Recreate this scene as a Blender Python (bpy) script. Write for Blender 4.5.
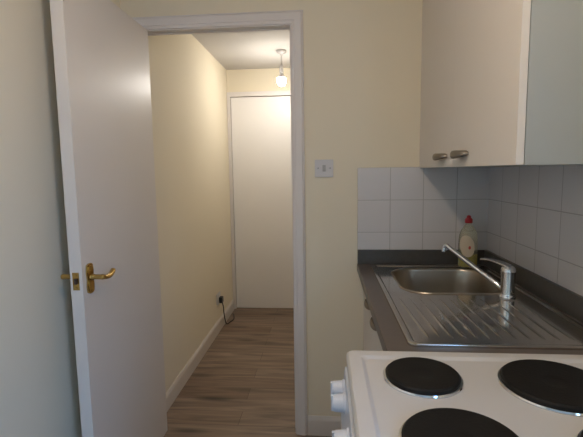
import bpy, bmesh, math, random
from mathutils import Vector, Matrix
random.seed(4)
for o in list(bpy.data.objects): bpy.data.objects.remove(o)
S = bpy.context.scene
C = S.collection
PI = math.pi
H = 1.32                      # eye height, the camera stands at x = 0, y = 0

# ---------------------------------------------------------------- camera
cam = bpy.data.cameras.new('camera'); co = bpy.data.objects.new('camera', cam); C.objects.link(co)
cam.sensor_width = 36; cam.lens = 36 * 421.6 / 583; cam.clip_start = .02
def nrm(v): return v.normalized()
def cv(x, y): return Vector((x - 291.5, -(y - 218.5), -421.6))
vy = nrm(cv(325, 171)); vz = -nrm(cv(346, 4000)); vz = nrm(vz - vy * vz.dot(vy)); vx = vy.cross(vz)
co.matrix_world = Matrix.Translation((0, 0, H)) @ Matrix((vx, vy, vz)).to_4x4()
S.camera = co

# ---------------------------------------------------------------- world, lights, exposure
S.view_settings.view_transform = 'Standard'; S.view_settings.look = 'None'
S.view_settings.gamma = 1; S.view_settings.exposure = 0.0; S.view_settings.use_curve_mapping = False
W = bpy.data.worlds.new('sky'); S.world = W; W.use_nodes = True
W.node_tree.nodes['Background'].inputs[0].default_value = (.34, .62, 1, 1)
W.node_tree.nodes['Background'].inputs[1].default_value = 0
HALL_BULB = 232; KITCHEN_BULB = 295; DAYLIGHT = 225; SKY = 6.9
W.node_tree.nodes['Background'].inputs[1].default_value = SKY
BULB_COL = (1, .95, .88)
def area(name, loc, rot, sx, sy, power, col):
    l = bpy.data.lights.new(name, 'AREA'); l.shape = 'RECTANGLE'; l.size = sx; l.size_y = sy; l.energy = power; l.color = col
    o = bpy.data.objects.new(name, l); C.objects.link(o); o.location = loc; o.rotation_euler = rot; return o
area('window_daylight', (2.3, -1.4, 2.5), (math.radians(62), 0, math.radians(72)), 2.6, 1.8, DAYLIGHT, (.12, .40, 1))

# ---------------------------------------------------------------- materials
def mat(name, col=(.8, .8, .8), rough=.5, metal=0, spec=.5, noise=None, bump=None, **kw):
    m = bpy.data.materials.new(name); m.use_nodes = True; nt = m.node_tree; b = nt.nodes['Principled BSDF']
    b.inputs['Base Color'].default_value = (*col, 1); b.inputs['Roughness'].default_value = rough
    b.inputs['Metallic'].default_value = metal; b.inputs['Specular IOR Level'].default_value = spec
    for k, v in kw.items(): b.inputs[k.replace('_', ' ')].default_value = v
    tc = nt.nodes.new('ShaderNodeTexCoord')
    if noise:
        sc, amt = noise
        n = nt.nodes.new('ShaderNodeTexNoise'); n.inputs['Scale'].default_value = sc; n.inputs['Detail'].default_value = 6
        nt.links.new(tc.outputs['Object'], n.inputs['Vector'])
        mx = nt.nodes.new('ShaderNodeMix'); mx.data_type = 'RGBA'
        mx.inputs['A'].default_value = (*[c * (1 - amt) for c in col], 1); mx.inputs['B'].default_value = (*[min(1, c * (1 + amt)) for c in col], 1)
        nt.links.new(n.outputs['Fac'], mx.inputs['Factor']); nt.links.new(mx.outputs['Result'], b.inputs['Base Color'])
    if bump:
        sc, st = bump
        n = nt.nodes.new('ShaderNodeTexNoise'); n.inputs['Scale'].default_value = sc; n.inputs['Detail'].default_value = 4
        nt.links.new(tc.outputs['Object'], n.inputs['Vector'])
        bp = nt.nodes.new('ShaderNodeBump'); bp.inputs['Strength'].default_value = st; bp.inputs['Distance'].default_value = .002
        nt.links.new(n.outputs['Fac'], bp.inputs['Height']); nt.links.new(bp.outputs['Normal'], b.inputs['Normal'])
    return m

def tile_mat(name, axis, u0, col, grout):
    m = mat(name, col, .22, spec=.5); nt = m.node_tree; b = nt.nodes['Principled BSDF']
    L = nt.links.new
    geo = nt.nodes.new('ShaderNodeNewGeometry'); sep = nt.nodes.new('ShaderNodeSeparateXYZ'); L(geo.outputs['Position'], sep.inputs[0])
    def line(sock, off, pitch):
        a = nt.nodes.new('ShaderNodeMath'); a.operation = 'SUBTRACT'; L(sock, a.inputs[0]); a.inputs[1].default_value = off
        p = nt.nodes.new('ShaderNodeMath'); p.operation = 'PINGPONG'; L(a.outputs[0], p.inputs[0]); p.inputs[1].default_value = pitch / 2
        r = nt.nodes.new('ShaderNodeMapRange'); L(p.outputs[0], r.inputs['Value'])
        r.inputs['From Min'].default_value = .0008; r.inputs['From Max'].default_value = .0022
        return r.outputs[0]
    u = line(sep.outputs[axis], u0, .1512); v = line(sep.outputs[2], 1.3325, .1515)
    mn = nt.nodes.new('ShaderNodeMath'); mn.operation = 'MINIMUM'; L(u, mn.inputs[0]); L(v, mn.inputs[1])
    mx = nt.nodes.new('ShaderNodeMix'); mx.data_type = 'RGBA'; L(mn.outputs[0], mx.inputs['Factor'])
    mx.inputs['A'].default_value = (*grout, 1); mx.inputs['B'].default_value = (*col, 1); L(mx.outputs['Result'], b.inputs['Base Color'])
    n = nt.nodes.new('ShaderNodeTexNoise'); n.inputs['Scale'].default_value = 9; L(geo.outputs['Position'], n.inputs['Vector'])
    ad = nt.nodes.new('ShaderNodeMath'); ad.operation = 'MULTIPLY_ADD'; L(n.outputs['Fac'], ad.inputs[0]); ad.inputs[1].default_value = .35; L(mn.outputs[0], ad.inputs[2])
    bp = nt.nodes.new('ShaderNodeBump'); bp.inputs['Strength'].default_value = .5; bp.inputs['Distance'].default_value = .0015
    L(ad.outputs[0], bp.inputs['Height']); L(bp.outputs['Normal'], b.inputs['Normal'])
    return m

def floor_mat():
    m = mat('laminate', (.2, .14, .1), .42, spec=.4); nt = m.node_tree; b = nt.nodes['Principled BSDF']; L = nt.links.new
    tc = nt.nodes.new('ShaderNodeTexCoord')
    br = nt.nodes.new('ShaderNodeTexBrick'); L(tc.outputs['Object'], br.inputs['Vector'])
    br.inputs['Scale'].default_value = 1; br.inputs['Brick Width'].default_value = 1.25; br.inputs['Row Height'].default_value = .128
    br.inputs['Mortar Size'].default_value = .0012; br.inputs['Mortar Smooth'].default_value = .3; br.offset = .37
    br.inputs['Color1'].default_value = (.215, .162, .124, 1); br.inputs['Color2'].default_value = (.150, .103, .073, 1)
    br.inputs['Mortar'].default_value = (.055, .038, .028, 1)
    mp = nt.nodes.new('ShaderNodeMapping'); mp.inputs['Scale'].default_value = (1.6, 15, 1); L(tc.outputs['Object'], mp.inputs[0])
    n = nt.nodes.new('ShaderNodeTexNoise'); n.inputs['Scale'].default_value = 1.6; n.inputs['Detail'].default_value = 8; n.inputs['Distortion'].default_value = .8; L(mp.outputs[0], n.inputs['Vector'])
    cr = nt.nodes.new('ShaderNodeValToRGB'); L(n.outputs['Fac'], cr.inputs[0])
    cr.color_ramp.elements[0].position = .3; cr.color_ramp.elements[0].color = (.80, .78, .76, 1)
    cr.color_ramp.elements[1].position = .7; cr.color_ramp.elements[1].color = (1.65, 1.6, 1.55, 1)
    mx = nt.nodes.new('ShaderNodeMix'); mx.data_type = 'RGBA'; mx.blend_type = 'MULTIPLY'; mx.inputs['Factor'].default_value = 1
    L(br.outputs['Color'], mx.inputs['A']); L(cr.outputs[0], mx.inputs['B'])
    # knots
    mp2 = nt.nodes.new('ShaderNodeMapping'); mp2.inputs['Scale'].default_value = (1.9, 7.5, 1); L(tc.outputs['Object'], mp2.inputs[0])
    vo = nt.nodes.new('ShaderNodeTexVoronoi'); vo.inputs['Scale'].default_value = 1; L(mp2.outputs[0], vo.inputs['Vector'])
    r = nt.nodes.new('ShaderNodeMapRange'); L(vo.outputs['Distance'], r.inputs['Value']); r.inputs['From Min'].default_value = .06; r.inputs['From Max'].default_value = .26; r.inputs['To Min'].default_value = .42
    mx2 = nt.nodes.new('ShaderNodeMix'); mx2.data_type = 'RGBA'; mx2.blend_type = 'MULTIPLY'; mx2.inputs['Factor'].default_value = 1
    L(mx.outputs['Result'], mx2.inputs['A']); L(r.outputs[0], mx2.inputs['B']); L(mx2.outputs['Result'], b.inputs['Base Color'])
    bp = nt.nodes.new('ShaderNodeBump'); bp.inputs['Strength'].default_value = .25; bp.inputs['Distance'].default_value = .001
    L(br.outputs['Fac'], bp.inputs['Height']); bp.invert = True; L(bp.outputs['Normal'], b.inputs['Normal'])
    return m

def emit_mat(name, col, strength):
    m = bpy.data.materials.new(name); m.use_nodes = True; nt = m.node_tree; nt.nodes.clear()
    e = nt.nodes.new('ShaderNodeEmission'); e.inputs[0].default_value = (*col, 1); e.inputs[1].default_value = strength
    o = nt.nodes.new('ShaderNodeOutputMaterial'); nt.links.new(e.outputs[0], o.inputs[0]); return m

M = dict(
    cream=mat('cream_paint', (.79, .71, .555), .75, spec=.25, noise=(3, .02), bump=(90, .12)),
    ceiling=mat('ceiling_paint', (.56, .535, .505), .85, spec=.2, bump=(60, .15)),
    gloss=mat('white_gloss_paint', (.74, .69, .66), .38, noise=(5, .02)),
    door=mat('door_paint', (.70, .64, .58), .36, noise=(4, .025), bump=(25, .05)),
    door_end=mat('end_door_paint', (.88, .85, .82), .4, noise=(4, .02)),
    skirt=mat('skirting_paint', (.66, .60, .54), .4, noise=(5, .02)),
    floor=floor_mat(),
    tile_b=tile_mat('white_tile_back', 0, .1512, (.64, .615, .61), (.42, .40, .38)),
    tile_r=tile_mat('white_tile_right', 1, 2.0, (.64, .615, .61), (.42, .40, .38)),
    cab_front=mat('cream_cabinet_door', (.74, .68, .61), .42, bump=(50, .03)),
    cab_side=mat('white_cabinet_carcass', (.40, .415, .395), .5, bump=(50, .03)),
    worktop=mat('grey_worktop', (.120, .096, .083), .34, noise=(60, .15)),
    upstand=mat('charcoal_upstand', (.070, .065, .058), .35, noise=(60, .2)),
    steel=mat('stainless_steel', (.58, .53, .47), .12, 1, noise=(25, .06)),
    steel_bowl=mat('brushed_steel_bowl', (.46, .41, .34), .30, 1, noise=(25, .06)),
    chrome=mat('chrome', (.75, .76, .78), .08, 1),
    brushed=mat('brushed_nickel', (.34, .30, .25), .5, 1),
    brass=mat('brass', (.50, .33, .11), .24, 1, noise=(60, .15)),
    enamel=mat('white_enamel', (.60, .58, .56), .28),
    panel=mat('white_panel', (.60, .62, .68), .35),
    iron=mat('cast_iron', (.008, .007, .006), .6, spec=.25, noise=(50, .3), bump=(200, .2)),
    black=mat('black_plastic', (.02, .02, .02), .45),
    dark=mat('dark_oven_glass', (.01, .01, .012), .1),
    plastic=mat('white_plastic', (.62, .60, .60), .35),
    grey=mat('grey_plastic', (.36, .36, .36), .5),
    knob=mat('knob_plastic', (.66, .70, .80), .35),
    red=mat('red_cap', (.42, .012, .02), .4),
    label=mat('bottle_label', (.62, .52, .38), .5),
    label_red=mat('label_print_red', (.50, .08, .06), .5),
    bottle=mat('clear_bottle', (.90, .88, .72), .18, Transmission_Weight=.85, IOR=1.15),
    liquid=mat('washing_up_liquid', (.60, .50, .005), .2, Transmission_Weight=.5, IOR=1.2),
    bulb=emit_mat('hall_bulb_glow', BULB_COL, HALL_BULB),
    bulb_k=emit_mat('kitchen_bulb_glow', (1, .80, .60), KITCHEN_BULB),
)

# ---------------------------------------------------------------- helpers
def box(bm, x0, x1, y0, y1, z0, z1, bev=0, seg=2):
    t = bmesh.new(); bmesh.ops.create_cube(t, size=1)
    for v in t.verts: v.co = Vector(((x0 + x1) / 2 + v.co.x * (x1 - x0), (y0 + y1) / 2 + v.co.y * (y1 - y0), (z0 + z1) / 2 + v.co.z * (z1 - z0)))
    if bev: bmesh.ops.bevel(t, geom=t.edges[:], offset=bev, segments=seg, profile=.6, affect='EDGES')
    merge(bm, t); return bm
def merge(bm, t, mtx=None):
    me = bpy.data.meshes.new('t'); t.to_mesh(me); t.free()
    if mtx: me.transform(mtx)
    bm.from_mesh(me); bpy.data.meshes.remove(me)
def lathe(bm, prof, axis='z', c=(0, 0, 0), n=40, sx=1, sy=1, cap=True):
    rings = []
    for r, h in prof:
        ring = []
        for i in range(n):
            a = 2 * PI * i / n; u, v = r * math.cos(a) * sx, r * math.sin(a) * sy
            p = {'z': (u, v, h), 'x': (h, u, v), 'y': (v, h, u)}[axis]
            ring.append(bm.verts.new((c[0] + p[0], c[1] + p[1], c[2] + p[2])))
        rings.append(ring)
    for a, b in zip(rings, rings[1:]):
        for i in range(n): bm.faces.new((a[i], a[(i + 1) % n], b[(i + 1) % n], b[i]))
    if cap:
        bm.faces.new(rings[0][::-1]); bm.faces.new(rings[-1])
    return bm
def tube(bm, pts, rad, n=16, flat=None):
    pts = [Vector(p) for p in pts]; rad = rad if isinstance(rad, (list, tuple)) else [rad] * len(pts)
    rings = []; up = Vector((0, 0, 1))
    for i, p in enumerate(pts):
        d = (pts[min(i + 1, len(pts) - 1)] - pts[max(i - 1, 0)]).normalized()
        if abs(d.dot(up)) > .97: ref = Vector((1, 0, 0))
        else: ref = up
        s = d.cross(ref).normalized(); t = s.cross(d).normalized()
        fl = flat or 1
        rings.append([bm.verts.new(p + (s * math.cos(2 * PI * k / n) + t * math.sin(2 * PI * k / n) * fl) * rad[i]) for k in range(n)])
    for a, b in zip(rings, rings[1:]):
        for i in range(n): bm.faces.new((a[i], a[(i + 1) % n], b[(i + 1) % n], b[i]))
    bm.faces.new(rings[0][::-1]); bm.faces.new(rings[-1]); return bm
def smooth_pts(pts, k=6):
    P = [Vector(p) for p in pts]; P = [2 * P[0] - P[1]] + P + [2 * P[-1] - P[-2]]; out = []
    for i in range(1, len(P) - 2):
        for j in range(k):
            t = j / k; a, b, c, d = P[i - 1:i + 3]
            out.append(.5 * ((2 * b) + (c - a) * t + (2 * a - 5 * b + 4 * c - d) * t * t + (3 * b - a - 3 * c + d) * t ** 3))
    return out + [P[-2]]
def prism(bm, prof, a0, a1, f):
    """sweep closed 2-D outline prof from a0 to a1; f(u, v, a) gives the point"""
    A = [bm.verts.new(f(u, v, a0)) for u, v in prof]; B = [bm.verts.new(f(u, v, a1)) for u, v in prof]; n = len(prof)
    for i in range(n): bm.faces.new((A[i], A[(i + 1) % n], B[(i + 1) % n], B[i]))
    bm.faces.new(A[::-1]); bm.faces.new(B); return bm
def rrect(x0, x1, y0, y1, r, n=8):
    out = []
    for cx, cy, a0 in ((x1 - r, y1 - r, 0), (x0 + r, y1 - r, 90), (x0 + r, y0 + r, 180), (x1 - r, y0 + r, 270)):
        for i in range(n + 1):
            a = math.radians(a0 + 90 * i / n); out.append((cx + r * math.cos(a), cy + r * math.sin(a)))
    return out
def obj(name, bm, m, parent=None, smooth=True, origin=None, **props):
    bmesh.ops.recalc_face_normals(bm, faces=bm.faces[:])
    me = bpy.data.meshes.new(name); bm.to_mesh(me); bm.free()
    o = bpy.data.objects.new(name, me); C.objects.link(o)
    for x in (m if isinstance(m, (list, tuple)) else [m]): me.materials.append(M[x] if isinstance(x, str) else x)
    if smooth:
        for p in me.polygons: p.use_smooth = True
        me.set_sharp_from_angle(angle=math.radians(35))
        w = o.modifiers.new('weighted_normals', 'WEIGHTED_NORMAL'); w.keep_sharp = True; w.weight = 80
    if origin is not None:
        me.transform(Matrix.Translation(-Vector(origin))); o.location = origin
    if parent is not None:
        o.parent = parent
        w = Matrix.Identity(4); q = parent
        while q is not None:
            w = Matrix.Translation(q.location) @ w; q = q.parent
        me.transform(w.inverted())
    for k, v in props.items(): o[k] = v
    return o
def empty(name, loc, label, cat, group=None):
    o = bpy.data.objects.new(name, None); C.objects.link(o); o.location = loc; o.empty_display_size = .1
    o['label'] = label; o['category'] = cat
    if group: o['group'] = group
    return o
def B(): return bmesh.new()
def struct(name, bm, m, parent=None, label=None, smooth=True):
    o = obj(name, bm, m, parent, smooth)
    if parent is None: o['kind'] = 'structure'
    if label: o['label'] = label
    return o

# ---------------------------------------------------------------- room shell
XL, XR, YB, YR = -.95, .752, 2.0, -1.7         # kitchen
HX, HXR, HY = -.897, .25, 3.94                 # hall
CZ = 2.255
struct('floor', box(B(), -1.1, .9, -1.85, 4.1, -.08, 0), 'floor')
struct('ceiling', box(B(), -1.1, .9, -1.85, 4.1, CZ, CZ + .08), 'ceiling')
struct('wall_left', box(B(), XL - .1, XL, YR - .1, YB + .1, 0, CZ), 'cream')
# right wall with the kitchen window (behind the camera)
wy0, wy1, wz0, wz1 = -1.45, -.25, 1.0, 2.0
bm = box(B(), XR, XR + .1, YR - .1, wy0, 0, CZ); box(bm, XR, XR + .1, wy1, YB + .1, 0, CZ); box(bm, XR, XR + .1, wy0, wy1, 0, wz0); box(bm, XR, XR + .1, wy0, wy1, wz1, CZ)
struct('wall_right', bm, 'cream')
# back wall with the doorway
OX0, OX1, OZ = -.870, -.148, 1.991
bm = box(B(), XL, OX0, YB, YB + .06, 0, CZ); box(bm, OX1, XR, YB, YB + .06, 0, CZ); box(bm, OX0, OX1, YB, YB + .06, OZ, CZ)
struct('wall_back', bm, 'cream')
struct('wall_rear', box(B(), XL, XR, YR - .1, YR, 0, CZ), 'cream')
bm = B()
for a in ((wy0, wy0 + .05, wz0, wz1), (wy1 - .05, wy1, wz0, wz1), (wy0 + .05, wy1 - .05, wz0, wz0 + .05), (wy0 + .05, wy1 - .05, wz1 - .05, wz1), (-.875, -.825, wz0 + .05, wz1 - .05)):
    box(bm, XR + .03, XR + .07, a[0], a[1], a[2], a[3], .003)
struct('window_1', bm, 'gloss')
# hall
struct('wall_hall_left', box(B(), HX - .1, HX, YB + .06, HY, 0, CZ), 'cream')
struct('wall_hall_right', box(B(), HXR, HXR + .1, YB + .06, HY, 0, CZ), 'cream')
EX0, EX1, EZ = HX + .026, -.10, 2.012
bm = box(B(), HX - .1, EX0, HY, HY + .1, 0, CZ); box(bm, EX1, HXR + .1, HY, HY + .1, 0, CZ); box(bm, EX0, EX1, HY, HY + .1, EZ, CZ); box(bm, EX0 + .0, EX1, HY + .052, HY + .1, 0, EZ)  # last box: unseen backing added behind the door to block leaking sky light
struct('wall_hall_end', bm, 'cream')

# skirting: profile (depth, height)
SK = [(0, 0), (.014, 0), (.014, .074), (.0130, .081), (.009, .088), (.006, .095), (.004, .098), (0, .098)]
def skirt(name, f, a0, a1): struct(name, prism(B(), SK, a0, a1, f), 'skirt')
skirt('baseboard_back', lambda u, v, a: (a, YB - u, v), -.095, .18)
skirt('baseboard_left', lambda u, v, a: (XL + u, a, v), YR, YB)
skirt('baseboard_hall_left', lambda u, v, a: (HX + u, a, v), YB + .06, HY - .022)
skirt('baseboard_hall_right', lambda u, v, a: (HXR - u, a, v), YB + .06, HY)
skirt('baseboard_rear', lambda u, v, a: (a, YR + u, v), XL + .02, XR)

# architrave: mitred frame, profile (distance from opening, thickness)
AP = [(0, 0), (0, .007), (.004, .010), (.010, .011), (.013, .0105), (.016, .0135), (.036, .0165), (.046, .0165), (.050, .012), (.052, .0145), (.055, .013), (.057, 0)]
def architrave(bm, x0, x1, z1, yface, sgn=-1, left=True):
    path = []
    for u, d in AP:
        path.append([(x0 - u, yface + sgn * d, 0), (x0 - u, yface + sgn * d, z1 + u), (x1 + u, yface + sgn * d, z1 + u), (x1 + u, yface + sgn * d, 0)])
    V = [[bm.verts.new(p) for p in r] for r in path]; n = len(V)
    for i in range(n):
        a, b = V[i], V[(i + 1) % n]
        for j in range(3): bm.faces.new((a[j], a[j + 1], b[j + 1], b[j]))
    bm.faces.new([r[0] for r in V]); bm.faces.new([r[3] for r in V][::-1])
bm = B(); architrave(bm, OX0 + .004, OX1 - .004, OZ - .004, YB)
struct('trim_1', bm, 'gloss', label='white moulded door surround around the open kitchen doorway')
# door lining and stops inside the opening
bm = box(B(), OX0, OX0 + .008, YB, YB + .06, 0, OZ); box(bm, OX1 - .008, OX1, YB, YB + .06, 0, OZ); box(bm, OX0, OX1, YB, YB + .06, OZ - .008, OZ)
box(bm, OX1 - .013, OX1 - .008, YB + .042, YB + .058, 0, OZ - .008, .001); box(bm, OX0 + .008, OX0 + .013, YB + .042, YB + .058, 0, OZ - .008, .001)
box(bm, OX0 + .008, OX1 - .008, YB + .042, YB + .058, OZ - .012, OZ - .008, .001)
struct('trim_2', bm, 'gloss', label='white door lining with stop inside the kitchen doorway')
# end door frame
bm = B()
box(bm, EX0 - .026, EX0 + .004, HY - .02, HY + .05, 0, EZ + .04, .003); box(bm, EX1 - .004, EX1 + .045, HY - .02, HY + .05, 0, EZ + .04, .003)
box(bm, EX0 + .004, EX1 - .004, HY - .02, HY + .05, EZ - .002, EZ + .04, .003)
struct('trim_3', bm, 'gloss', label='white frame around the closed door at the hall end')
d2 = struct('door_2', box(B(), EX0 + .007, EX1 - .007, HY, HY + .04, .006, EZ - .006, .002), 'door_end', label='closed flat white door at the far end of the hall')
bm = lathe(B(), [(.026, HY - .001), (.026, HY - .006), (.010, HY - .010), (.010, HY - .04), (.024, HY - .048), (.027, HY - .06), (.018, HY - .068)], 'y', (EX1 - .07, 0, 1.0))
struct('door_handle', bm, 'brass', d2)

# ---------------------------------------------------------------- open kitchen door
tip = Vector((-.8075, 1.314)); hin = Vector((-.8145, 1.979)); T = .043
dy = (hin - tip); Ld = dy.length; ang = math.atan2(dy.y, dy.x) - PI / 2
DM = Matrix.Translation((tip.x, tip.y, 0)) @ Matrix.Rotation(ang, 4, 'Z')      # local x = -thickness..0, y = 0..L
def dbm(bm): bm.transform(DM); return bm
door = struct('door_1', dbm(box(B(), -T, 0, 0, Ld, .006, 1.978, .0025)), 'door', label='flat white internal door standing open against the left wall')
def handle(side):
    s = 1 if side > 0 else -1; X = 0 if s > 0 else -T
    # shaped back plate
    pl = []; yc, zc = .042, .966
    for i in range(49):
        t = -1 + 2 * i / 48; z = zc + t * .052
        w = .0195 - .0035 * (abs(t) > .9) * ((abs(t) - .9) / .1) * 3 - .0015 * math.cos(t * PI * 2)
        pl.append((w, z))
    out = [(yc + w, z) for w, z in pl] + [(yc - w, z) for w, z in pl[::-1]]
    bm = B(); prism(bm, out, X, X + s * .005, lambda u, v, a: (a, u, v))
    inner = [(yc + (u - yc) * .8, zc + (v - zc) * .9) for u, v in out]; prism(bm, inner, X + s * .005, X + s * .0075, lambda u, v, a: (a, u, v))
    for dz in (-.043, .043): lathe(bm, [(.004, X + s * .0075), (.0035, X + s * .009), (.001, X + s * .0095)], 'x', (0, yc, zc + dz), 12)
    h = struct('door_handle', dbm(bm), 'brass', door, label='brass lever handle on long back plate')
    bm = B(); lathe(bm, [(.0125, X + s * .006), (.0115, X + s * .014), (.0085, X + s * .02), (.0085, X + s * .04), (.010, X + s * .048), (.008, X + s * .055)], 'x', (0, yc, zc + .005), 20)
    pts = smooth_pts([(X + s * .045, yc, zc + .005), (X + s * .047, yc + .025, zc - .001), (X + s * .046, yc + .05, zc - .002), (X + s * .044, yc + .070, zc + .003), (X + s * .042, yc + .085, zc + .010)])
    tube(bm, pts, [.0085 + .0015 * math.sin(i / len(pts) * PI) for i in range(len(pts))], 14, .9)
    struct('lever', dbm(bm), 'brass', h)
handle(1); handle(-1)
bm = box(B(), -.034, -.011, -.0015, .002, .935, .995, .0008)
for z in (.943, .987): lathe(bm, [(.004, -.0015), (.0035, -.003), (.001, -.0034)], 'y', (-.0225, 0, z), 10)
lp = struct('latch_plate', dbm(bm), 'brass', door, label='brass latch plate')
bm = prism(B(), [(-.029, -.001), (-.016, -.001), (-.016, -.008), (-.019, -.010), (-.029, -.003)], .957, .974, lambda u, v, a: (u, v, a))
struct('latch_bolt', dbm(bm), mat('latch_steel', (.10, .06, .05), .35, 1), lp)
for z in (.25, 1.70):
    bm = box(B(), -T - .004, -.002, Ld, Ld + .003, z - .04, z + .04); lathe(bm, [(.005, z - .042), (.005, z + .042)], 'z', (-T - .004, Ld + .001, 0), 12)
    struct('hinge', dbm(bm), 'brass', door)

# ---------------------------------------------------------------- tiled splashbacks
struct('trim_4', box(B(), .152, XR - .006, YB - .006, YB, .90, 1.3325, .001), 'tile_b', label='white square tiles on the back wall behind the sink')
struct('trim_5', box(B(), XR - .006, XR, .30, YB, .90, 1.3325, .001), 'tile_r', label='white square tiles on the right wall beside the tap')

# ---------------------------------------------------------------- handles for cabinets (half-moon pulls)
def pull(bm, xf, yc, zc, hl=.060, dep=.034, th=.025):
    n = 24; top, bot = [], []
    for k in range(n + 1):
        a = PI * k / n; y = yc + hl * math.cos(a); d = dep * math.sin(a) ** .8
        w = th * (.18 + .82 * math.sin(a))
        top.append((xf, xf - d, y, w))
    rows = []
    for xf_, xo, y, w in top:
        r = []
        for t in range(10):          # rounded outer lip cross-section, hollow underneath
            an = -PI / 2 + PI * t / 9
            r.append(bm.verts.new((xo + .006 * (1 - math.cos(an)), y, zc + w / 2 * math.sin(an))))
        r.append(bm.verts.new((xf, y, zc + w / 2))); r.append(bm.verts.new((xf, y, zc + w / 2 - .004)))
        r.append(bm.verts.new((min(xf, xo + .008), y, zc + w / 2 - .004))); r.append(bm.verts.new((min(xf, xo + .008), y, zc - w / 2)))
        rows.append(r)
    for a, b in zip(rows, rows[1:]):
        m = len(a)
        for i in range(m): bm.faces.new((a[i], a[(i + 1) % m], b[(i + 1) % m], b[i]))
    bm.faces.new(rows[0]); bm.faces.new(rows[-1][::-1]); return bm

# ---------------------------------------------------------------- wall cabinet
wc = empty('wall_cabinet', (.60, 1.5, 1.327), 'cream two-door wall cabinet with a pale grey side, hung above the sink', 'cabinet')
bm = B(); CX, CT = .453, CZ - .012
box(bm, CX, XR, 1.007, 1.025, 1.327, CT, .0008); box(bm, CX, XR, 1.981, 1.999, 1.327, CT, .0008)
box(bm, CX, XR, 1.025, 1.981, 1.327, 1.345); box(bm, CX, XR, 1.025, 1.981, CT - .018, CT); box(bm, XR - .006, XR, 1.025, 1.981, 1.345, CT - .018); box(bm, CX + .02, XR - .006, 1.025, 1.981, 1.70, 1.716)
obj('carcass', bm, 'cab_side', wc)
for y0, y1, hy in ((1.008, 1.5027, 1.388), (1.5033, 1.999, 1.612)):
    d = obj('cabinet_door', box(B(), .434, .4515, y0, y1, 1.328, CT, .0005), 'cab_front', wc)
    h = obj('handle', pull(B(), .434, hy, 1.366), 'brushed', d, label='brushed metal half-moon handle')

# ---------------------------------------------------------------- base cabinet
bc = empty('base_cabinet', (.46, 1.5, 0), 'cream base cabinet with half-moon handles under the sink worktop', 'cabinet')
bm = B()
box(bm, .20, XR - .01, 1.0, 1.018, .15, .839); box(bm, .20, XR - .01, 1.98, 1.998, .15, .839); box(bm, .20, XR - .01, 1.018, 1.98, .15, .168); box(bm, XR - .016, XR - .01, 1.018, 1.98, .168, .839)
obj('carcass', bm, 'cab_side', bc)
for y0, y1, hy in ((1.002, 1.4985, 1.392), (1.5015, 1.997, 1.602)):
    d = obj('cabinet_door', box(B(), .182, .199, y0, y1, .155, .835, .0015), 'cab_front', bc)
    obj('handle', pull(B(), .182, hy, .806, dep=.034), 'brushed', d, label='brushed metal half-moon handle')
obj('plinth', box(B(), .235, .25, 1.0, 1.998, .001, .149), 'cab_front', bc)

# ---------------------------------------------------------------- worktop, upstand
SX0, SX1, SY0, SY1, SZ = .207, .712, 1.034, 1.937, .8785
WZ = .878
wt = empty('worktop', (.45, 1.5, .84), 'dark grey worktop with charcoal upstand in the corner, holding the steel sink', 'worktop')
bx0, bx1, by0, by1 = .283, .660, 1.490, 1.872       # bowl outline
bm = B()
# rounded front edge slab with the sink cut-out
prism(bm, [(.150, .846), (.1515, .842), (.155, .840), (.24, .840), (.24, WZ), (.155, WZ), (.1515, .8765), (.150, .872)], 1.0, 1.9995, lambda u, v, a: (u, a, v))
box(bm, .24, XR - .007, 1.0, 1.06, .840, WZ); box(bm, .24, XR - .007, 1.915, 1.9995, .840, WZ); box(bm, .69, XR - .007, 1.06, 1.915, .840, WZ)
obj('slab', bm, 'worktop', wt)
bm = B()
box(bm, .152, XR - .0205, YB - .020, YB - .006, WZ, .947, .0015); box(bm, XR - .0205, XR - .006, 1.0, YB - .006, WZ, .947, .0015)
obj('upstand', bm, 'upstand', wt, label='charcoal upstand along the back and right wall')

# ---------------------------------------------------------------- sink
sk = empty('sink', (.46, 1.49, WZ), 'stainless steel sink with rectangular bowl and ribbed drainer', 'sink')
def ring_surface(bm, loops):
    V = [[bm.verts.new(p) for p in l] for l in loops]; n = len(V[0])
    for a, b in zip(V, V[1:]):
        for i in range(n): bm.faces.new((a[i], a[(i + 1) % n], b[(i + 1) % n], b[i]))
    return V
Z0 = .8865
# deck: outer rim and recessed deck with a hole for the bowl
bm = B()
outer = lambda o, z: [(x, y, z) for x, y in rrect(SX0 + o, SX1 - o, SY0 + o, SY1 - o, .022 - min(o, .02) * .4, 8)]
V = ring_surface(bm, [outer(0, WZ + .0005), outer(0, Z0 - .003), outer(.001, Z0 - .001), outer(.0035, Z0), outer(.011, Z0), outer(.016, Z0 - .0015), outer(.019, Z0 - .004)])
hole = [bm.verts.new((x, y, Z0 - .004)) for x, y in rrect(bx0, bx1, by0, by1, .095, 8)]
inner = V[-1]; n = len(inner)
for i in range(n): bm.faces.new((inner[i], inner[(i + 1) % n], hole[(i + 1) % n], hole[i]))
obj('deck', bm, 'steel', sk)
# bowl
bm = B()
def bl(o, z, r=.095): return [(x, y, z) for x, y in rrect(bx0 + o, bx1 - o, by0 + o, by1 - o, max(r - o * .4, .03), 8)]
V = ring_surface(bm, [bl(-.007, Z0 - .0038, .10), bl(-.005, Z0 - .0005, .10), bl(-.001, Z0 - .0005), bl(.003, Z0 - .004), bl(.006, Z0 - .012), bl(.014, Z0 - .08), bl(.020, Z0 - .125), bl(.030, Z0 - .142), bl(.045, Z0 - .150), bl(.07, Z0 - .153)])
bm.faces.new(V[-1][::-1])
obj('bowl', bm, 'steel_bowl', sk)
bm = lathe(B(), [(.042, Z0 - .1525), (.042, Z0 - .150), (.036, Z0 - .149), (.030, Z0 - .1515), (.004, Z0 - .1518)], 'z', ((bx0 + bx1) / 2, (by0 + by1) / 2, 0), 32)
obj('drain', bm, 'chrome', sk)
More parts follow.
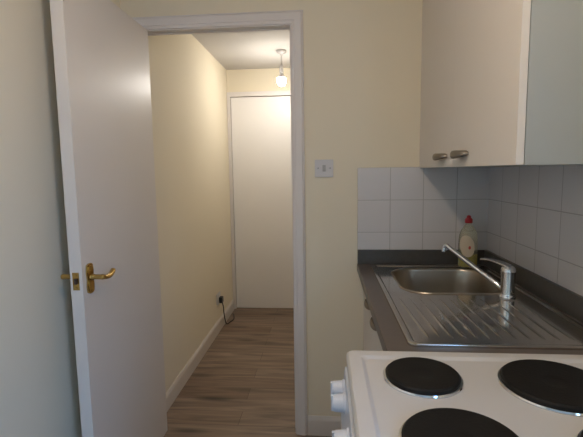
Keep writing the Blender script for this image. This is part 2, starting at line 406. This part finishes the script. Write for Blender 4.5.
# ribbed drainer: raised ribs
ribs = [(.250, .268), (.283, .298), (.316, .329), (.349, .360), (.383, .391), (.417, .423), (.451, .456), (.486, .490), (.521, .524), (.560, .560), (.595, .595), (.630, .630)]
bm = B()
for k, (xa, xb) in enumerate(ribs):
    ya, yb = (1.435, 1.085) if k < 9 else (1.40, 1.085)
    N = 14; rows = []
    for j in range(N + 1):
        t = j / N; x = xa + (xb - xa) * t; y = ya + (yb - ya) * t; e = min(1, min(t, 1 - t) * 9) ** .5
        w, h = .0048 * (.5 + .5 * e), .0017 * e
        rows.append([bm.verts.new((x - w, y, Z0 - .0042)), bm.verts.new((x - w * .55, y, Z0 - .0040 + h * .75)), bm.verts.new((x, y, Z0 - .0040 + h)), bm.verts.new((x + w * .55, y, Z0 - .0040 + h * .75)), bm.verts.new((x + w, y, Z0 - .0042))])
    for a, b in zip(rows, rows[1:]):
        for i in range(4): bm.faces.new((a[i], a[i + 1], b[i + 1], b[i]))
obj('drainer_ribs', bm, 'steel', sk)

# ---------------------------------------------------------------- mixer tap
DZ = Z0 - .004
tp = empty('mixer_tap', (.621, 1.462, DZ), 'chrome mixer tap with long straight spout standing by the sink bowl', 'tap')
tx, ty = .621, 1.462
bm = lathe(B(), [(.027, DZ + .0003), (.027, DZ + .004), (.0245, DZ + .008), (.0225, DZ + .012), (.0225, DZ + .082), (.0235, DZ + .086), (.0235, DZ + .092), (.0215, DZ + .100), (.015, DZ + .107), (.006, DZ + .110)], 'z', (tx, ty, 0), 40)
obj('body', bm, 'chrome', tp)
def tr(name, pts, rad, flat=None, n=18, parent=tp): return obj(name, tube(B(), smooth_pts(pts), rad, n, flat), 'chrome', parent)
e = Vector((.459, 1.632, DZ + .150))
s0 = Vector((tx - .012, ty + .010, DZ + .024)); u = (e - s0)
pts = [s0, s0 + u * .12 + Vector((0, 0, .002)), s0 + u * .5, s0 + u * .9, s0 + u * .97 + Vector((0, 0, .001)), e + Vector((-.003, .003, -.006)), e + Vector((-.005, .005, -.020))]
sp = obj('spout', tube(B(), smooth_pts(pts), .0085, 18), 'chrome', tp)
bm = lathe(B(), [(.0088, e.z - .027), (.0098, e.z - .025), (.0098, e.z - .014), (.0085, e.z - .011)], 'z', (e.x - .005, e.y + .005, 0), 24)
obj('aerator', bm, 'chrome', sp)
lp_ = [(tx + .004, ty - .003, DZ + .104), (tx - .012, ty + .010, DZ + .112), (tx - .033, ty + .028, DZ + .118), (tx - .052, ty + .045, DZ + .121), (tx - .070, ty + .060, DZ + .119)]
P = smooth_pts(lp_); obj('lever', tube(B(), P, [.019 - .011 * i / (len(P) - 1) for i in range(len(P))], 18, .42), 'chrome', tp)

# ---------------------------------------------------------------- washing-up liquid bottle
bxc, byc = .628, 1.893
bt = empty('washing_up_bottle', (bxc, byc, Z0), 'clear washing-up liquid bottle with red cap standing behind the sink bowl', 'bottle')
prof = [(.034, 0), (.0395, .003), (.041, .010), (.041, .09), (.0405, .125), (.038, .145), (.031, .166), (.0195, .182), (.0125, .190), (.0125, .203)]
def squash(h): return .62 + .38 * max(0, min(1, (h - .15) / .05))
def bottle_bm(pr, grow=0):
    bm = B(); rings = []
    for r, h in pr:
        r += grow; rings.append([bm.verts.new((bxc + r * math.cos(a) , byc + r * math.sin(a) * squash(h), Z0 + .0005 + h)) for a in [2 * PI * i / 40 for i in range(40)]])
    for a, b in zip(rings, rings[1:]):
        for i in range(40): bm.faces.new((a[i], a[(i + 1) % 40], b[(i + 1) % 40], b[i]))
    bm.faces.new(rings[0][::-1]); bm.faces.new(rings[-1]); return bm
bo = obj('bottle_body', bottle_bm(prof), 'bottle', bt)
obj('liquid', bottle_bm([(.031, .003), (.0375, .006), (.039, .012), (.039, .060), (.0388, .0605)], -.0004), 'liquid', bt, label='yellow-green washing-up liquid')
bm = lathe(B(), [(.0150, Z0 + .198), (.0160, Z0 + .200), (.0160, Z0 + .214), (.0125, Z0 + .219), (.009, Z0 + .222), (.0085, Z0 + .229), (.004, Z0 + .232)], 'z', (bxc, byc, 0), 28)
obj('cap', bm, 'red', bt, label='red flip cap')
def patch(bm, ac, ah, zc, zh, grow, n=20, tilt=0):
    def P(a, z): return (bxc + (.041 + grow) * math.cos(a), byc + (.041 * .62 + grow) * math.sin(a), Z0 + z)
    c = bm.verts.new(P(ac, zc)); prev = None; rings = []
    for k in range(1, 7):
        rings.append([bm.verts.new(P(ac + ah * k / 6 * math.cos(2 * PI * i / n) + tilt * math.sin(2 * PI * i / n) * k / 6, zc + zh * k / 6 * math.sin(2 * PI * i / n))) for i in range(n)])
    for i in range(n): bm.faces.new((c, rings[0][i], rings[0][(i + 1) % n]))
    for a, b in zip(rings, rings[1:]):
        for i in range(n): bm.faces.new((a[i], a[(i + 1) % n], b[(i + 1) % n], b[i]))
    return bm
lb = obj('label_sticker', patch(B(), math.radians(252), .82, .098, .048, .0008, 32, -.15), 'label', bt, label='cream oval label')
obj('printed_mark', patch(B(), math.radians(268), .13, .092, .008, .0014, 14), 'label_red', lb, label='small red printed mark')

# ---------------------------------------------------------------- cooker
ck = empty('cooker', (.33, .70, 0), 'freestanding white electric cooker with four black hotplates, in front of the sink', 'cooker')
cy0, cy1, cx0, cx1 = .453, .953, .046, .70
HZ = .906
bm = box(B(), cx0 + .03, cx1, cy0 + .004, cy1 - .004, .02, .866, .003)
obj('body', bm, 'enamel', ck)
# hob top: pressed steel with raised border
bm = B()
def hl(o, z, r): return [(x, y, z) for x, y in rrect(cx0 + o, cx1 - o, cy0 + o, cy1 - o, r, 6)]
V = ring_surface(bm, [hl(.006, HZ - .040, .010), hl(.002, HZ - .036, .010), hl(0, HZ - .014, .012), hl(.0015, HZ - .006, .012), hl(.006, HZ - .001, .012), hl(.012, HZ, .012), hl(.030, HZ, .012), hl(.034, HZ - .001, .014), hl(.038, HZ - .005, .016), hl(.042, HZ - .006, .018)])
bm.faces.new(V[-1][::-1]); bm.faces.new(V[0][::-1])
hob = obj('hob', bm, 'enamel', ck)
def plate(x, y, r):
    z = HZ - .006
    bm = lathe(B(), [(r + .006, z), (r + .007, z + .0025), (r + .0055, z + .005), (r + .002, z + .006), (r - .003, z + .006)], 'z', (x, y, 0), 64)
    rg = obj('hotplate', lathe(B(), [(r - .004, z + .002), (r + .001, z + .005), (r + .0015, z + .010), (r - .002, z + .0135), (r - .007, z + .0142), (r - .010, z + .0130), (r * .62, z + .0128), (r * .60, z + .0122), (.026, z + .0122), (.022, z + .0105), (.004, z + .0105)], 'z', (x, y, 0), 64), 'iron', ck)
    obj('trim_ring', bm, 'chrome', rg, label='shiny metal ring')
plate(.194, .830, .0715); plate(.439, .808, .094); plate(.206, .614, .089); plate(.452, .60, .073)
# control panel, leaning slightly
bm = prism(B(), [(cx0 + .030, .864), (cx0 - .006 + .004, .864), (cx0 - .012, .775), (cx0 - .008, .770), (cx0 + .030, .770)], cy0 + .004, cy1 - .004, lambda u, v, a: (u, a, v))
pn = obj('control_panel', bm, 'panel', ck)
for y in (.905, .848, .722, .655, .588, .52):
    z, x = .832, cx0 - .004
    bm = lathe(B(), [(.0215, x - .0005), (.0215, x - .004), (.0185, x - .007), (.0175, x - .024), (.016, x - .028), (.004, x - .029)], 'x', (0, y, z), 32)
    box(bm, x - .032, x - .010, y - .0035, y + .0035, z - .017, z + .017, .001)
    obj('knob', bm, 'knob', ck)
# oven door with glass and bar handle
od = obj('oven_door', box(B(), cx0 - .012, cx0 + .028, cy0 + .006, cy1 - .006, .12, .762, .006), 'enamel', ck)
obj('oven_window', box(B(), cx0 - .0135, cx0 - .0115, cy0 + .07, cy1 - .07, .28, .62, .0005), 'dark', od)
bm = tube(B(), [(cx0 - .04, cy0 + .06, .715), (cx0 - .04, cy1 - .06, .715)], .008)
for y in (cy0 + .08, cy1 - .08): box(bm, cx0 - .04, cx0 - .010, y - .006, y + .006, .708, .722, .001)
obj('door_bar', bm, 'panel', od)
for x in (cx0 + .06, cx1 - .05):
    for y in (cy0 + .04, cy1 - .04): obj('foot', lathe(B(), [(.018, .0005), (.018, .01), (.012, .021)], 'z', (x, y, 0), 16), 'black', ck)

# ---------------------------------------------------------------- light switch
sw = empty('light_switch', (-.002, YB, 1.333), 'square white light switch on the cream wall right of the doorway', 'switch')
bm = box(B(), -.0475, .0385, YB - .009, YB - .0002, 1.292, 1.373, .002)
pl_ = obj('face_plate', bm, 'plastic', sw)
obj('rocker', prism(B(), [(1.318, YB - .008), (1.348, YB - .008), (1.347, YB - .0105), (1.333, YB - .0105), (1.319, YB - .0135)], -.0115, .0035, lambda u, v, a: (a, v, u)), 'grey', sw, label='grey rocker')
for dx in (-.032, .024): obj('screw', lathe(B(), [(.0042, YB - .0088), (.004, YB - .0104), (.001, YB - .0106)], 'y', (dx, 0, 1.333), 14), 'grey', sw)

# ---------------------------------------------------------------- hall socket, plug, cable
so = empty('wall_socket', (HX, 3.36, .29), 'white wall socket low on the hall wall above the skirting', 'socket')
obj('face_plate', box(B(), HX + .0002, HX + .010, 3.305, 3.415, .235, .321, .002), 'plastic', so)
obj('switch_rocker', box(B(), HX + .009, HX + .013, 3.352, 3.366, .298, .312, .001), 'plastic', so)
pg = empty('plug', (HX + .011, 3.372, .262), 'black plug in the hall socket with its cable trailing to the floor', 'plug')
obj('plug_body', box(B(), HX + .0105, HX + .040, 3.350, 3.400, .238, .288, .008, 3), 'black', pg)
P = smooth_pts([(HX + .030, 3.385, .242), (HX + .034, 3.405, .19), (HX + .028, 3.44, .13), (HX + .028, 3.47, .06), (HX + .034, 3.50, .008), (HX + .055, 3.55, .006), (HX + .070, 3.62, .006), (HX + .055, 3.70, .006), (HX + .035, 3.76, .006)])
obj('cable', tube(B(), P, .0045, 10), 'black', pg)

# ---------------------------------------------------------------- pendant lamps
def pendant(x, y, drop, glow, label):
    t = empty('pendant_lamp', (x, y, CZ), label, 'lamp')
    bm = lathe(B(), [(.040, CZ - .0003), (.040, CZ - .008), (.036, CZ - .018), (.024, CZ - .027), (.010, CZ - .030), (.006, CZ - .036)], 'z', (x, y, 0), 32)
    obj('ceiling_rose', bm, 'plastic', t)
    obj('cord', tube(B(), [(x, y, CZ - .034), (x, y, CZ - drop + .045)], .003, 8), 'plastic', t)
    z = CZ - drop
    bm = lathe(B(), [(.006, z + .050), (.011, z + .044), (.014, z + .020), (.0165, z + .018), (.0165, z - .012), (.0145, z - .016)], 'z', (x, y, 0), 28)
    obj('lamp_holder', bm, 'plastic', t)
    obj('added_bulb_shield', lathe(B(), [(.013, z - .014), (.0150, z - .024), (.0200, z - .036), (.0235, z - .043), (.0275, z - .051)], 'z', (x, y, 0), 28), 'plastic', t)  # opaque collar added to hold back the bulb's upward light on the ceiling
    bm = lathe(B(), [(.0275, z - .0515), (.0320, z - .058), (.0345, z - .068), (.0345, z - .080), (.0310, z - .094), (.0230, z - .106), (.012, z - .113), (.002, z - .115)], 'z', (x, y, 0), 28)
    obj('light_bulb', bm, glow, t, label='glowing bulb')
pendant(-.335, 3.38, .155, 'bulb', 'bare glowing bulb on a short white cord hanging in the hall')
pendant(-.10, .50, .17, 'bulb_k', 'bare bulb hanging from the kitchen ceiling above the cooker')
